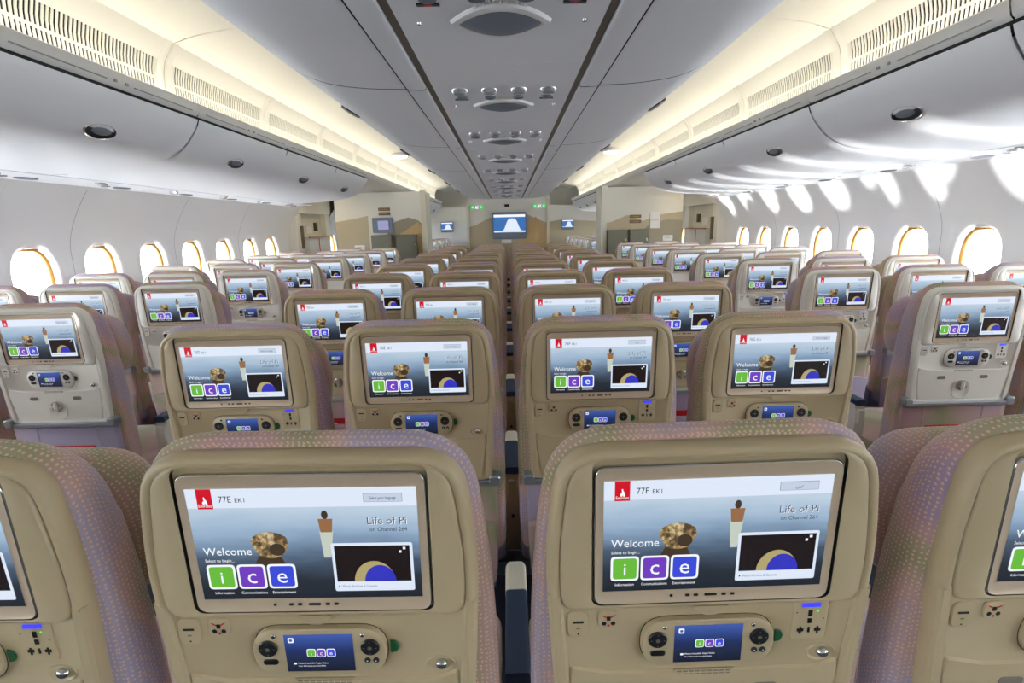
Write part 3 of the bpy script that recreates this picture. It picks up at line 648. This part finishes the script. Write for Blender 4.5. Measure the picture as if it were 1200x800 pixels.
# ------------------------------------------------------------------ seats
ZM = CZ-.3802; TILT = .040
def BK(x, y, z): return (x, y-TILT*z, ZM+z)              # seat-back frame: z from the screen centre, y depth
def shell_poly(d=0): return rpoly(offs([(-.196, -.352), (.196, -.352), (.206, -.17), (.213, -.03), (.195, .121), (-.195, .121), (-.213, -.03), (-.206, -.17)], d) if d else [(-.196, -.352), (.196, -.352), (.206, -.17), (.213, -.03), (.195, .121), (-.195, .121), (-.213, -.03), (-.206, -.17)],
                                       [.02, .02, .06, .06, max(.06-d, .015), max(.06-d, .015), .06, .06], 5)
def ringy(poly, y): return [(x, y, z) for x, z in poly]
ICE = ((S_GRN, 'i'), (S_PUR, 'c'), (S_BLU, 'e'))
DW, DH = .280, .158
def display_mesh(lang, full=True):
    m = MB(); Y = -.0125
    U = lambda u: -DW/2+DW*u
    V = lambda v: DH/2-DH*v
    def R(u0, v0, u1, v1, mt, k): m.xz([(U(u0), V(v1)), (U(u1), V(v1)), (U(u1), V(v0)), (U(u0), V(v0))], Y-.0002*k, mt)
    def RR(u0, v0, u1, v1, r, mt, k): m.xz(rrect((U(u0)+U(u1))/2, (V(v0)+V(v1))/2, abs(U(u1)-U(u0)), abs(V(v1)-V(v0)), r, 3), Y-.0002*k, mt)
    R(0, 0, 1, 1, SBG, 0); R(0, 0, 1, .165, S_HEAD, 1)
    R(.047, 0, .114, .172, S_RED, 2)
    # generic stand-ins for the film still: an ochre mottled boulder and a pale post
    m.xz([(U(.335)+.0225*math.cos(a)*(1+.10*math.sin(3*a)), V(.50)+.0205*math.sin(a)*(1+.08*math.cos(2*a))) for a in [i*math.pi/10 for i in range(20)]], Y-.0002, S_OCH)
    for du, dv, rx, rz in ((.03, .04, .010, .009),):
        m.xz([(U(.335+du)+rx*math.cos(i*math.pi/6), V(.5+dv)+rz*math.sin(i*math.pi/6)) for i in range(12)], Y-.0004, S_OCHD)
    m.xz([(U(.25), V(.70)), (U(.40), V(.70)), (U(.37), V(.57)), (U(.29), V(.56))], Y-.00015, S_OCHD)
    m.xz([(U(.570), V(.62)), (U(.602), V(.62)), (U(.622), V(.38)), (U(.562), V(.38))], Y-.0002, S_PALE)
    m.xz([(U(.567), V(.39)), (U(.617), V(.39)), (U(.625), V(.27)), (U(.560), V(.27))], Y-.0003, S_SKIN)
    m.xz(disc(U(.592), V(.235), .0042, 10, .0062), Y-.0003, S_OCHD)
    # inset picture with the globe
    RR(.605, .49, .968, .935, .0022, S_HEAD, 2); R(.618, .515, .955, .845, S_DARK, 3)
    gl_ = [(U(.79)+.026*math.cos(math.pi*i/16), V(.845)+.026*1.15*math.sin(math.pi*i/16)) for i in range(17)]
    m.xz(gl_, Y-.0008, S_LAND)
    m.xz([(U(.815)+.021*math.cos(math.pi*i/16)*.95, V(.845)+.024*math.sin(math.pi*i/16)) for i in range(17)], Y-.0010, S_EARTH)
    R(.925, .53, .937, .552, S_WHITE, 4); R(.907, .56, .918, .582, S_WHITE, 4)
    # ice tiles
    for k, (mt, ch) in enumerate(ICE):
        u0 = .035+.136*k
        RR(u0, .672, u0+.128, .90, .004, S_WHITE, 3); RR(u0+.010, .690, u0+.118, .882, .003, mt, 4)
        text(m, ch, U(u0+.064), V(.845), .0185 if ch == 'i' else .0225, Y-.0010, S_WHITE, align='C')
    text(m, 'Welcome', U(.035), V(.585), .0115, Y-.0006, S_WHITE, width=DW*.215)
    if full:
        text(m, 'Select to begin...', U(.036), V(.648), .0045, Y-.0006, S_WHITE, width=DW*.130)
        for k, t in enumerate(('Information', 'Communications', 'Entertainment')):
            text(m, t, U(.099+.136*k), V(.948), .0040, Y-.0006, S_WHITE, width=DW*(.085, .118, .105)[k], align='C')
        text(m, 'Emirates', U(.0805), V(.155), .0042, Y-.0008, S_WHITE, width=DW*.056, align='C')
        for (a, b, r) in ((.076, .118, .0016), (.084, .106, .0018), (.0815, .09, .0012), (.088, .122, .0014), (.080, .075, .0009)):
            m.xz(disc(U(a), V(b), r, 8, r*1.5), Y-.0008, S_WHITE)
        text(m, 'Life of Pi', U(.952), V(.327), .0104, Y-.0006, S_WHITE, width=DW*.172, align='R'); text(m, 'Life of Pi', U(.949), V(.322), .0104, Y-.0008, S_TIT, width=DW*.172, align='R')
        text(m, 'on Channel 264', U(.95), V(.385), .0056, Y-.0006, S_TXT, width=DW*.165, align='R')
        RR(.768, .052, .938, .128, .0008, S_TGREY, 2); RR(.7695, .055, .9365, .125, .0008, S_BTN, 3)
        text(m, lang, U(.853), V(.105), .0046, Y-.0010, S_TXT, width=DW*(.115 if len(lang) > 8 else .035), align='C')
        m.xz([(U(.622), V(.90)), (U(.622), V(.878)), (U(.630), V(.889))], Y-.0008, S_TXT)
        text(m, 'Watch Airshow & Cameras', U(.637), V(.901), .0040, Y-.0006, S_TGREY, width=DW*.16)
    return m.xform(BK)
DISP_E = display_mesh('Select your language').mesh('display', 0)
DISP_F = display_mesh('\uFEF0\uFE91\uFEAE\uFECB').mesh('display', 0)
DISP_LO = display_mesh('', False).mesh('display', 0)
def header_mesh(seat):
    m = MB(); text(m, seat, -DW/2+DW*.142, DH/2-DH*.115, .0088, -.0132, S_TXT, width=DW*.054); text(m, 'EK1', -DW/2+DW*.212, DH/2-DH*.115, .0062, -.0132, S_TXT, width=DW*.042)
    return m.xform(BK).mesh('seat_number_text', 0)

def build_seat(detail, SHELL=SHELL, SHELL2=SHELL2):
    root = empty('economy_seat')
    P = lambda mb, nm, par=root, sm=35: mb.obj(nm, par, sm, BK)
    PC = lambda mb, nm, par=root, sm=35: mb.obj(nm, par, sm, lambda x, y, z: BK(x, y, z-.004))
    # moulded back shell: rounded rim around a shallow panel
    m = MB(); m.loft([ringy(shell_poly(.004), .020), ringy(shell_poly(0), .012), ringy(shell_poly(0), .002), ringy(shell_poly(.002), -.007), ringy(shell_poly(.005), -.011), ringy(shell_poly(.009), -.0125), ringy(shell_poly(.013), -.0115), ringy(shell_poly(.017), -.007)], SHELL, cap0=True, cap1=True)
    P(m, 'back_shell', sm=50)
    # housing around the monitor, with the dark pocket the monitor sits in
    H0 = lambda d: rpoly([(-.193+d, -.108+d), (.193-d, -.108+d), (.196-d, -.03), (.180-d, .1115-d), (-.180+d, .1115-d), (-.196+d, -.03)], [.022, .022, .06, .045, .045, .06], 5)
    hole = lambda d: rpoly([(-.1545+d, -.1000+d), (.1545-d, -.1000+d), (.1545-d, 0), (.1545-d, .1065-d), (-.1545+d, .1065-d), (-.1545+d, 0)], [.014, .014, .02, .014, .014, .02], 5)
    m = MB(); m.loft([ringy(H0(-.002), .0), ringy(H0(0), -.008), ringy(H0(.0015), -.0118), ringy(H0(.0035), -.0138), ringy(hole(-.0012), -.0146), ringy(hole(0), -.0132)], SHELL)
    m.loft([ringy(hole(0), -.0132), ringy(hole(.0005), .004)], BLACK, cap1=True); P(m, 'monitor_housing', sm=50)
    bez = lambda d: rrect(0, -.0012, .304-2*d, .1985-2*d, max(.013-d, .003), 5)
    m = MB(); m.loft([ringy(bez(0), .003), ringy(bez(0), -.0105)], RIMSIL); m.loft([ringy(bez(0), -.0105), ringy(bez(.0010), -.0125), ringy(bez(.0018), -.0128)], RIMSIL); m.loft([ringy(bez(.0018), -.0128), ringy(bez(.0030), -.0120), ringy(rrect(0, 0, .282, .160, .002, 5), -.0120)], BEZEL, cap1=True)
    mon = P(m, 'monitor', sm=50)
    d = bpy.data.objects.new('display', DISP_E if detail else DISP_LO); COL.objects.link(d); d.parent = mon; d['tmp'] = 'display'
    if detail:
        for x, w_ in ((-.051, .004), (-.030, .006), (-.019, .006), (0, .016), (.017, .006), (.028, .006)):
            m = MB(); m.slab(rrect(x, -.0885, w_, .0036, .0012, 2), -.0132, -.0118, DARKB, .0004); P(m, 'monitor_button', mon)
        m = MB(); m.loft([[(.022*math.cos(math.pi+math.pi*i/12), y, -.1035+zz*math.sin(math.pi+math.pi*i/12)) for i in range(13)] for y, zz in ((-.013, .015), (-.016, .014), (-.0165, .010))], SHELL, closed=False)
        m.add([(.022*math.cos(math.pi+math.pi*i/12), -.0165, -.1035+.010*math.sin(math.pi+math.pi*i/12)) for i in range(13)], [tuple(range(13))], SHELL2); P(m, 'finger_tab')
        # console under the monitor
        m = MB(); m.slab(rpoly([(-.132, -.208), (.150, -.208), (.178, -.190), (.186, -.108), (-.186, -.108), (-.178, -.182)], .006, 3), -.0065, .0, SHELL2, .002); PC(m, 'console')
        m = MB(); m.slab(rrect(-.171, -.128, .029, .040, .008), -.0095, -.006, SHELL, .0012); u = PC(m, 'usb_panel')
        m = MB(); m.box(-.178, -.164, -.0102, -.009, -.1255, -.1225, BLACK); m.xz(disc(-.171, -.1425, .0014, 8), -.0098, BLACK); m.box(-.1735, -.1685, -.0098, -.009, -.1345, -.1325, GREYP); PC(m, 'usb_socket', u)
        m = MB(); m.slab(rrect(-.131, -.1215, .027, .027, .006), -.0095, -.006, SHELL, .0012); u = PC(m, 'jack_panel')
        m = MB()
        for a, b, r in ((-.137, -.127, .0032), (-.125, -.127, .0032)): m.xz(disc(a, b, r, 12), -.0099, BLACK)
        m.box(-.1335, -.1285, -.0101, -.0095, -.1225, -.1165, DARKB); PC(m, 'headphone_jack', u)
        m = MB(); m.xz([(-.141, -.114), (-.138, -.114), (-.130, -.1195), (-.133, -.1195)], -.0100, RED); m.xz([(-.121, -.114), (-.124, -.114), (-.132, -.1195), (-.129, -.1195)], -.0100, RED); m.xz(disc(-.131, -.1305, .0018, 8), -.0099, RED); PC(m, 'jack_pictogram', u)
        # game and phone handset in its cradle
        hs = lambda d: rrect(0, -.158, .176-2*d, .074-2*d, .030-d, 6)
        m = MB(); m.loft([ringy(hs(-.0011), -.004), ringy(hs(-.0011), -.0070), ringy(hs(0), -.0071)], BLACK); m.loft([ringy(hs(.0002), -.0064), ringy(hs(.0006), -.0145), ringy(hs(.002), -.0155)], SHELL, cap1=True); h = PC(m, 'handset')
        m = MB(); Yh = -.0160
        m.xz([(-.045, -.188), (.045, -.188), (.045, -.129), (-.045, -.129)], Yh, HSBG)
        for k, (mt, ch) in enumerate(ICE):
            c = -.011+.0130*k; m.xz(rrect(c, -.158, .0118, .0128, .002, 2), Yh-.0003, S_WHITE); m.xz(rrect(c, -.158, .0098, .0108, .0016, 2), Yh-.0005, mt); text(m, ch, c, -.1612, .0066, Yh-.0007, S_WHITE, align='C')
        m.xz(rrect(-.036, -.1375, .0075, .0080, .0012, 2), Yh-.0003, S_WHITE); m.xz(rrect(-.036, -.1375, .004, .004, .001, 2), Yh-.0005, S_HS2)
        text(m, 'Mission Impossible: Rogue Nation', -.030, -.1755, .0026, Yh-.0003, S_WHITE, width=.040); text(m, 'Over 300 movies on select flights', -.030, -.1800, .0022, Yh-.0003, S_WHITE, width=.036); m.xz(rrect(-.034, -.1748, .004, .003, .0005, 1), Yh-.0003, S_WHITE)
        PC(m, 'handset_screen', h, 0)
        for sx in (-1, 1):
            m = MB(); m.slab(disc(sx*.067, -.150, .0125, 18), -.0185, -.015, DARKB, .0012); PC(m, 'dial', h)
            m = MB()
            for k in range(4): m.xz(disc(sx*.067+.0085*math.cos(k*math.pi/2), -.150+.0085*math.sin(k*math.pi/2), .0011, 6), -.0188, GREYP)
            m.xz(disc(sx*.067, -.150, .003, 10), -.0188, GREYP); PC(m, 'dial_marks', h, 0)
            m = MB(); m.slab(disc(sx*.058, -.1315, .003, 10), -.0172, -.015, CHROME, .0008); PC(m, 'knob', h)
            if sx < 0:
                m = MB(); m.slab(rrect(-.066, -.172, .020, .0085, .004, 4), -.0172, -.015, DARKB, .0008); PC(m, 'button', h)
            else:
                for q in (.062, .0735):
                    m = MB(); m.slab(disc(q, -.1715, .0042, 12), -.0172, -.015, DARKB, .0008); m.xz(disc(q, -.1715, .0013, 6), -.0175, WHITEP); PC(m, 'button', h)
        m = MB(); m.slab(rpoly([(.0915, -.167), (.100, -.165), (.103, -.157), (.100, -.149), (.0915, -.147)], .002, 2), -.0095, -.006, GREEN, .001); PC(m, 'release_tab')
        # power outlet plate
        m = MB(); m.slab(rrect(.136, -.133, .047, .064, .004, 3), -.0085, -.006, SHELL, .0012); u = PC(m, 'power_outlet'); u['tmp'] = 'outlet'
        m = MB(); m.box(.124, .148, -.0098, -.0085, -.1125, -.1068, BLUELED); m.xz(disc(.1455, -.119, .0018, 8), -.0092, GREENLED); PC(m, 'outlet_lights', u, 0)
        m = MB(); m.box(.1335, .1385, -.0095, -.0083, -.127, -.118, BLACK); m.box(.1335, .1385, -.0095, -.0083, -.138, -.131, BLACK); m.box(.135, .1375, -.0095, -.0083, -.153, -.145, BLACK)
        for q in (.121, .144): m.box(q, q+.008, -.0095, -.0083, -.151, -.147, BLACK); m.box(q+.003, q+.005, -.0095, -.0083, -.155, -.144, BLACK)
        m.xz(disc(.118, -.121, .0011, 6), -.0093, BLACK); m.xz(disc(.154, -.131, .0011, 6), -.0093, BLACK); PC(m, 'outlet_socket', u, 0)
        # recline/coat hook button in an oval dish
        m = MB(); m.loft([ringy(disc(.157, -.187, .022, 18, .015), -.0055), ringy(disc(.157, -.187, .019, 18, .0125), -.0085), ringy(disc(.157, -.187, .015, 18, .010), -.0068)], SHELL, cap1=True); u = PC(m, 'button_dish', sm=60)
        m = MB(); m.loft([ringy(disc(.159, -.186, .0085, 14, .0075), -.006), ringy(disc(.159, -.186, .0080, 14, .0070), -.012), ringy(disc(.159, -.186, .004, 14, .0035), -.0145)], CHROME, cap1=True); PC(m, 'button_cap', u, 60)
        m = MB(); m.slab(rrect(0, -.2125, .082, .011, .001, 2), -.0100, -.007, SHELL2, .0005)
        for q in (-.2095, -.2135):
            for k in range(9): m.box(-.037+.0083*k, -.0305+.0083*k, -.0106, -.0099, q-.0011, q+.0007, GREYP)
        PC(m, 'warning_label', sm=0)
    # folded tray table with latch
    m = MB(); m.slab(rpoly([(-.166, -.338), (.166, -.338), (.184, -.230), (.181, -.200), (.150, -.2115), (-.130, -.2115), (-.181, -.200), (-.184, -.230)], .006, 3), -.0105, .0, SHELL, .003); t = P(m, 'tray_table')
    if detail:
        m = MB(); m.loft([ringy(rrect(0, -.292, .070, .080, .030, 6), -.0100), ringy(rrect(0, -.292, .066, .076, .028, 6), -.0130), ringy(rrect(0, -.292, .058, .068, .025, 6), -.0115)], SHELL, cap1=True); P(m, 'latch_plate', t, 50)
        m = MB(); m.loft([ringy(disc(0, -.276, .022, 18), -.0115), ringy(disc(0, -.276, .021, 18), -.0185), ringy(disc(0, -.276, .017, 18), -.0195)], CHROME, cap1=True); m.slab(rrect(.0, -.276, .010, .038, .004, 3), -.027, -.019, SHELL, .002); P(m, 'tray_latch', t, 50)
        for sx in (-1, 1):
            m = MB(); m.slab(rrect(sx*.085, -.243, .034, .014, .006, 4), -.0112, -.0100, GREYP, .0004); P(m, 'tray_bumper', t)
    # silver tray bar and its clamps
    m = MB(); m.slab(rrect(0, -.354, .440, .018, .006, 3), -.022, .028, BARM, .004); P(m, 'tray_bar')
    for sx in (-1, 1):
        m = MB(); m.slab(rrect(sx*.205, -.345, .034, .034, .008, 3), -.026, .060, BARM, .004); P(m, 'tray_hinge')
        m = MB(); m.slab(rpoly([(sx*.174, -.345), (sx*.196, -.345), (sx*.205, -.20), (sx*.2105, -.085), (sx*.192, -.085), (sx*.184, -.20)], .004, 3), -.0125, .02, SHELL, .004); P(m, 'side_rail')
    # upholstered back cushion seen around the shell
    CP = lambda d: rpoly([(-.232+d, -.60), (.232-d, -.60), (.236-d, -.25), (.229-d, -.08), (.204-d, .138-d), (-.204+d, .138-d), (-.229+d, -.08), (-.236+d, -.25)], [.03, .03, .08, .08, .085, .085, .08, .08], 6)
    ys = [(.012, .002), (.006, .006), (.001, .014), (0, .024), (.001, .046), (.006, .066), (.014, .078), (.030, .084)]
    ring0 = CP(0); us = [0]
    for i in range(len(ring0)):
        a, b = ring0[i], ring0[(i+1) % len(ring0)]; us.append(us[-1]+math.dist(a, b))
    vs = [0]
    for (d0, y0), (d1, y1) in zip(ys[:-1], ys[1:]): vs.append(vs[-1]+math.dist((d0, y0), (d1, y1)))
    m = MB(); m.loft([[(x, y+.010, z-(max(0, y-.018)*.50 if z > 0 else 0)) for x, z in CP(d)] for d, y in ys], FAB, cap0=True, cap1=True, uvs=(vs, us)); P(m, 'back_cushion', sm=60)
    # winged headrest on the front of the cushion
    hr = lambda d: rpoly([(-.186+d, -.185+d), (.186-d, -.185+d), (.208-d, -.07), (.186-d, .068-d), (-.186+d, .068-d), (-.208+d, -.07)], [.07, .07, .10, .08, .08, .10], 6)
    def bend(r, y): return [(x, y+.30*max(0, abs(x)-.10)**1.5*2.2, z) for x, z in r]
    ys2 = [(.030, .092), (.008, .098), (0, .114), (0, .156), (.010, .178), (.04, .188)]
    r0 = hr(0); us = [0]
    for i in range(len(r0)): us.append(us[-1]+math.dist(r0[i], r0[(i+1) % len(r0)]))
    vs = [0]
    for (d0, y0), (d1, y1) in zip(ys2[:-1], ys2[1:]): vs.append(vs[-1]+math.dist((d0, y0), (d1, y1)))
    m = MB(); m.loft([bend(hr(d), y) for d, y in ys2], FAB, cap0=True, cap1=True, uvs=(vs, us)); P(m, 'headrest', sm=60)
    # lower back upholstery, pocket
    m = MB(); m.slab(rpoly([(-.205, -.66), (.205, -.66), (.212, -.362), (-.212, -.362)], .02, 3), .000, .06, FABL, .008)
    for q in (-.12, .12): m.box(q-.003, q+.003, -.002, .004, -.48, -.37, FABL)
    P(m, 'lower_back', sm=50)
    m = MB(); m.slab(rpoly([(-.200, -.70), (.200, -.70), (.208, -.492), (.12, -.478), (-.12, -.478), (-.208, -.492)], .015, 3), -.022, -.004, FABL, .005); P(m, 'seat_pocket', sm=50)
    # seat pan, frame and legs (z from the floor)
    m = MB(); m.loft([[(x, y, z) for x, y in rpoly([(-.228+d, .10+d), (.228-d, .10+d), (.228-d, .575-d), (-.228+d, .575-d)], .05, 4)] for d, z in ((.012, .335), (0, .35), (0, .44), (.008, .462), (.04, .472))], FABL, cap0=True, cap1=True); m.obj('seat_cushion', root, 50)
    m = MB(); m.box(-.253, .253, .16, .22, .255, .305, BARM); m.box(-.253, .253, .42, .48, .255, .305, BARM); m.box(-.20, .20, .12, .56, .305, .34, CREAM); m.obj('seat_frame', root, 0)
    for sx in (-1, 1):
        m = MB(); m.add([(sx*.16-.018, .12, 0), (sx*.16+.018, .12, 0), (sx*.16+.018, .17, 0), (sx*.16-.018, .17, 0), (sx*.16-.018, .17, .26), (sx*.16+.018, .17, .26), (sx*.16+.018, .21, .26), (sx*.16-.018, .21, .26)], [(0, 1, 2, 3), (4, 5, 6, 7), (0, 1, 5, 4), (1, 2, 6, 5), (2, 3, 7, 6), (3, 0, 4, 7)], BARM); m.obj('leg', root, 0)
        m = MB(); m.box(sx*.16-.018, sx*.16+.018, .43, .47, 0, .26, BARM); m.obj('leg', root, 0)
    for sx, tg in ((-1, 'arm'), (1, 'armR')):
        x = sx*.255
        def Q(o, n): o['tmp'] = tg; return o
        m = MB(); m.loft([[(x-.022+q*.0, y, z) for y, z in pr] if e else [(x+.022, y, z) for y, z in pr] for e, pr in ((0, rpoly([(.205, .31), (.275, .31), (.285, .55), (.50, .598), (.50, .622), (.20, .622), (.186, .55)], .02, 3)), (1, rpoly([(.205, .31), (.275, .31), (.285, .55), (.50, .598), (.50, .622), (.20, .622), (.186, .55)], .02, 3)))], SHELL, cap0=True, cap1=True)
        m.box(x-.012, x+.012, .180, .200, .535, .595, SHELL2); a = Q(m.obj('armrest', root, 40), 'a')
        m = MB(); m.loft([[(x+px, y, z) for px, z in rpoly([(-.0235, .615), (.0235, .615), (.0235, .640), (-.0235, .640)], .008, 3)] for y in (.190, .41)], NAVY, cap0=True, cap1=True); m.obj('armrest_pad', a, 40)
        m = MB(); m.loft([[(x+px*k, y, .627+(z-.627)*k) for px, z in rpoly([(-.0240, .604), (.0240, .604), (.0240, .6415), (-.0240, .6415)], .009, 3)] for y, k in ((.410, 1), (.495, 1), (.510, .8), (.513, .5))], CREAM, cap0=True, cap1=True); m.obj('armrest_cap', a, 40)
        m = MB(); m.loft([[(x+.006*k*math.cos(t_*math.pi/5), yy, .46+.006*k*math.sin(t_*math.pi/5)) for t_ in range(10)] for k, yy in ((1, .196), (1, .186), (.6, .184))], DARKB, cap1=True); m.obj('pivot_screw', a, 40)
    return root
seatH = build_seat(1); seatL = build_seat(0); seatHP = build_seat(1, PALE1, PALE2); seatLP = build_seat(0, PALE1, PALE2)
seats = {}
def find(o, nm):
    for c in o.children:
        if c.name.split('.')[0] == nm: return c
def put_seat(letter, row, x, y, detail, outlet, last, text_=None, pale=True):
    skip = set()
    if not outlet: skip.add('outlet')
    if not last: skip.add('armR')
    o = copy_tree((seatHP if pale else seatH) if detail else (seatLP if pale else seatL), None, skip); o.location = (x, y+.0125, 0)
    if detail:
        dsp = find(find(o, 'monitor'), 'display')
        if letter == 'F': dsp.data = DISP_F
        if text_:
            h = bpy.data.objects.new('seat_number_text', header_mesh(text_)); COL.objects.link(h); h.parent = find(o, 'monitor')
    return o
NROW, P_, S_ = 10, .8128, .51
LEAN = {'D': .011, 'E': .011, 'F': -.011, 'G': -.011}
for k in range(NROW):
    for j, L in enumerate('DEFG'):
        o = put_seat(L, k, (j-1.5)*S_, .5764+P_*k, k <= 4, L in 'DF', L == 'G', '%d%s' % (77-k, L) if k < 4 else None, False)
        if k == 0: o.rotation_euler.y = LEAN[L]; o.location.x -= ZM*LEAN[L]
        pos = {'D': 'beside the port aisle', 'E': 'inner, port of the middle armrests', 'F': 'inner, starboard of the middle armrests', 'G': 'beside the starboard aisle'}[L]
        lab = 'beige seat with lit screen reading 77%s, centre block, %s' % (L, pos) if k == 0 else 'beige-backed centre block seat %s, %s row from the monitor bulkhead' % (pos, ORD[NROW-1-k])
        tag(o, lab, 'seat', 'centre block seats')
for s in (-1, 1):
    cols = ('C', 'B', 'A') if s < 0 else ('H', 'J', 'K')
    for mrow in range(-1, 8):
        for j, L in enumerate(cols):
            if j == 2 and mrow == 7: continue
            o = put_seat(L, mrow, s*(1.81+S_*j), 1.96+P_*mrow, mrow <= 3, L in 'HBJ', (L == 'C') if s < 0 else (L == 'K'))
            tag(o, 'pale seat of the %s window block, %s, %s row from the galley' % (SIDE[s], ('on the aisle', 'in the middle', 'by the windows')[j], ORD[7-mrow]), 'seat', '%s block seats' % SIDE[s])
    for mrow in range(6):
        for j in range(2):
            o = put_seat('C', mrow, s*(1.81+S_*j), 10.45+P_*mrow, False, False, False)
            tag(o, 'small distant seat beyond the bulkhead on the %s side, %s, %s row' % (SIDE[s], ('on the aisle', 'away from the aisle')[j], ORD[mrow]), 'seat', 'seats in the cabin beyond')
for pr in (seatH, seatL, seatHP, seatLP):
    for c in list(pr.children_recursive): bpy.data.objects.remove(c)
    bpy.data.objects.remove(pr)
# red magazines in the seat pockets
def mag():
    m = MB(); m.slab([(-.105, -.66), (.105, -.66), (.105, -.452), (-.105, -.452)], -.0035, .0, RED, .0008)
    m.box(-.100, -.03, -.0042, -.0034, -.478, -.474, WHITEP); text(m, 'Emirates', .062, -.483, .008, -.0042, WHITEP, align='C'); m.xz(disc(.062, -.466, .006, 8, .007), -.0042, WHITEP)
    return m.xform(BK).mesh('inflight_magazine', 0)
MG = mag()
def put_mag(x, y, label):
    o = bpy.data.objects.new('inflight_magazine', MG); COL.objects.link(o); o.location = (x, y+.0125, 0); tag(o, label, 'magazine', 'red magazines in seat pockets')
for k in range(1, 4):
    for j, L in enumerate('DEFG'):
        put_mag((j-1.5)*S_, .5764+P_*k, 'red magazine in the pocket of centre block seat %s, %s row from the bulkhead' % (L, ORD[NROW-1-k]))
for s in (-1, 1):
    for mrow in range(3):
        for j in range(2):
            put_mag(s*(1.81+S_*j), 1.96+P_*mrow, 'red magazine in pocket of %s seat %s, %s row from the galley' % (SIDE[s], ('on the aisle', 'in the middle')[j], ORD[7-mrow]))
# keep single things from carrying build-time marks
for o in bpy.data.objects:
    if 'tmp' in o: del o['tmp']
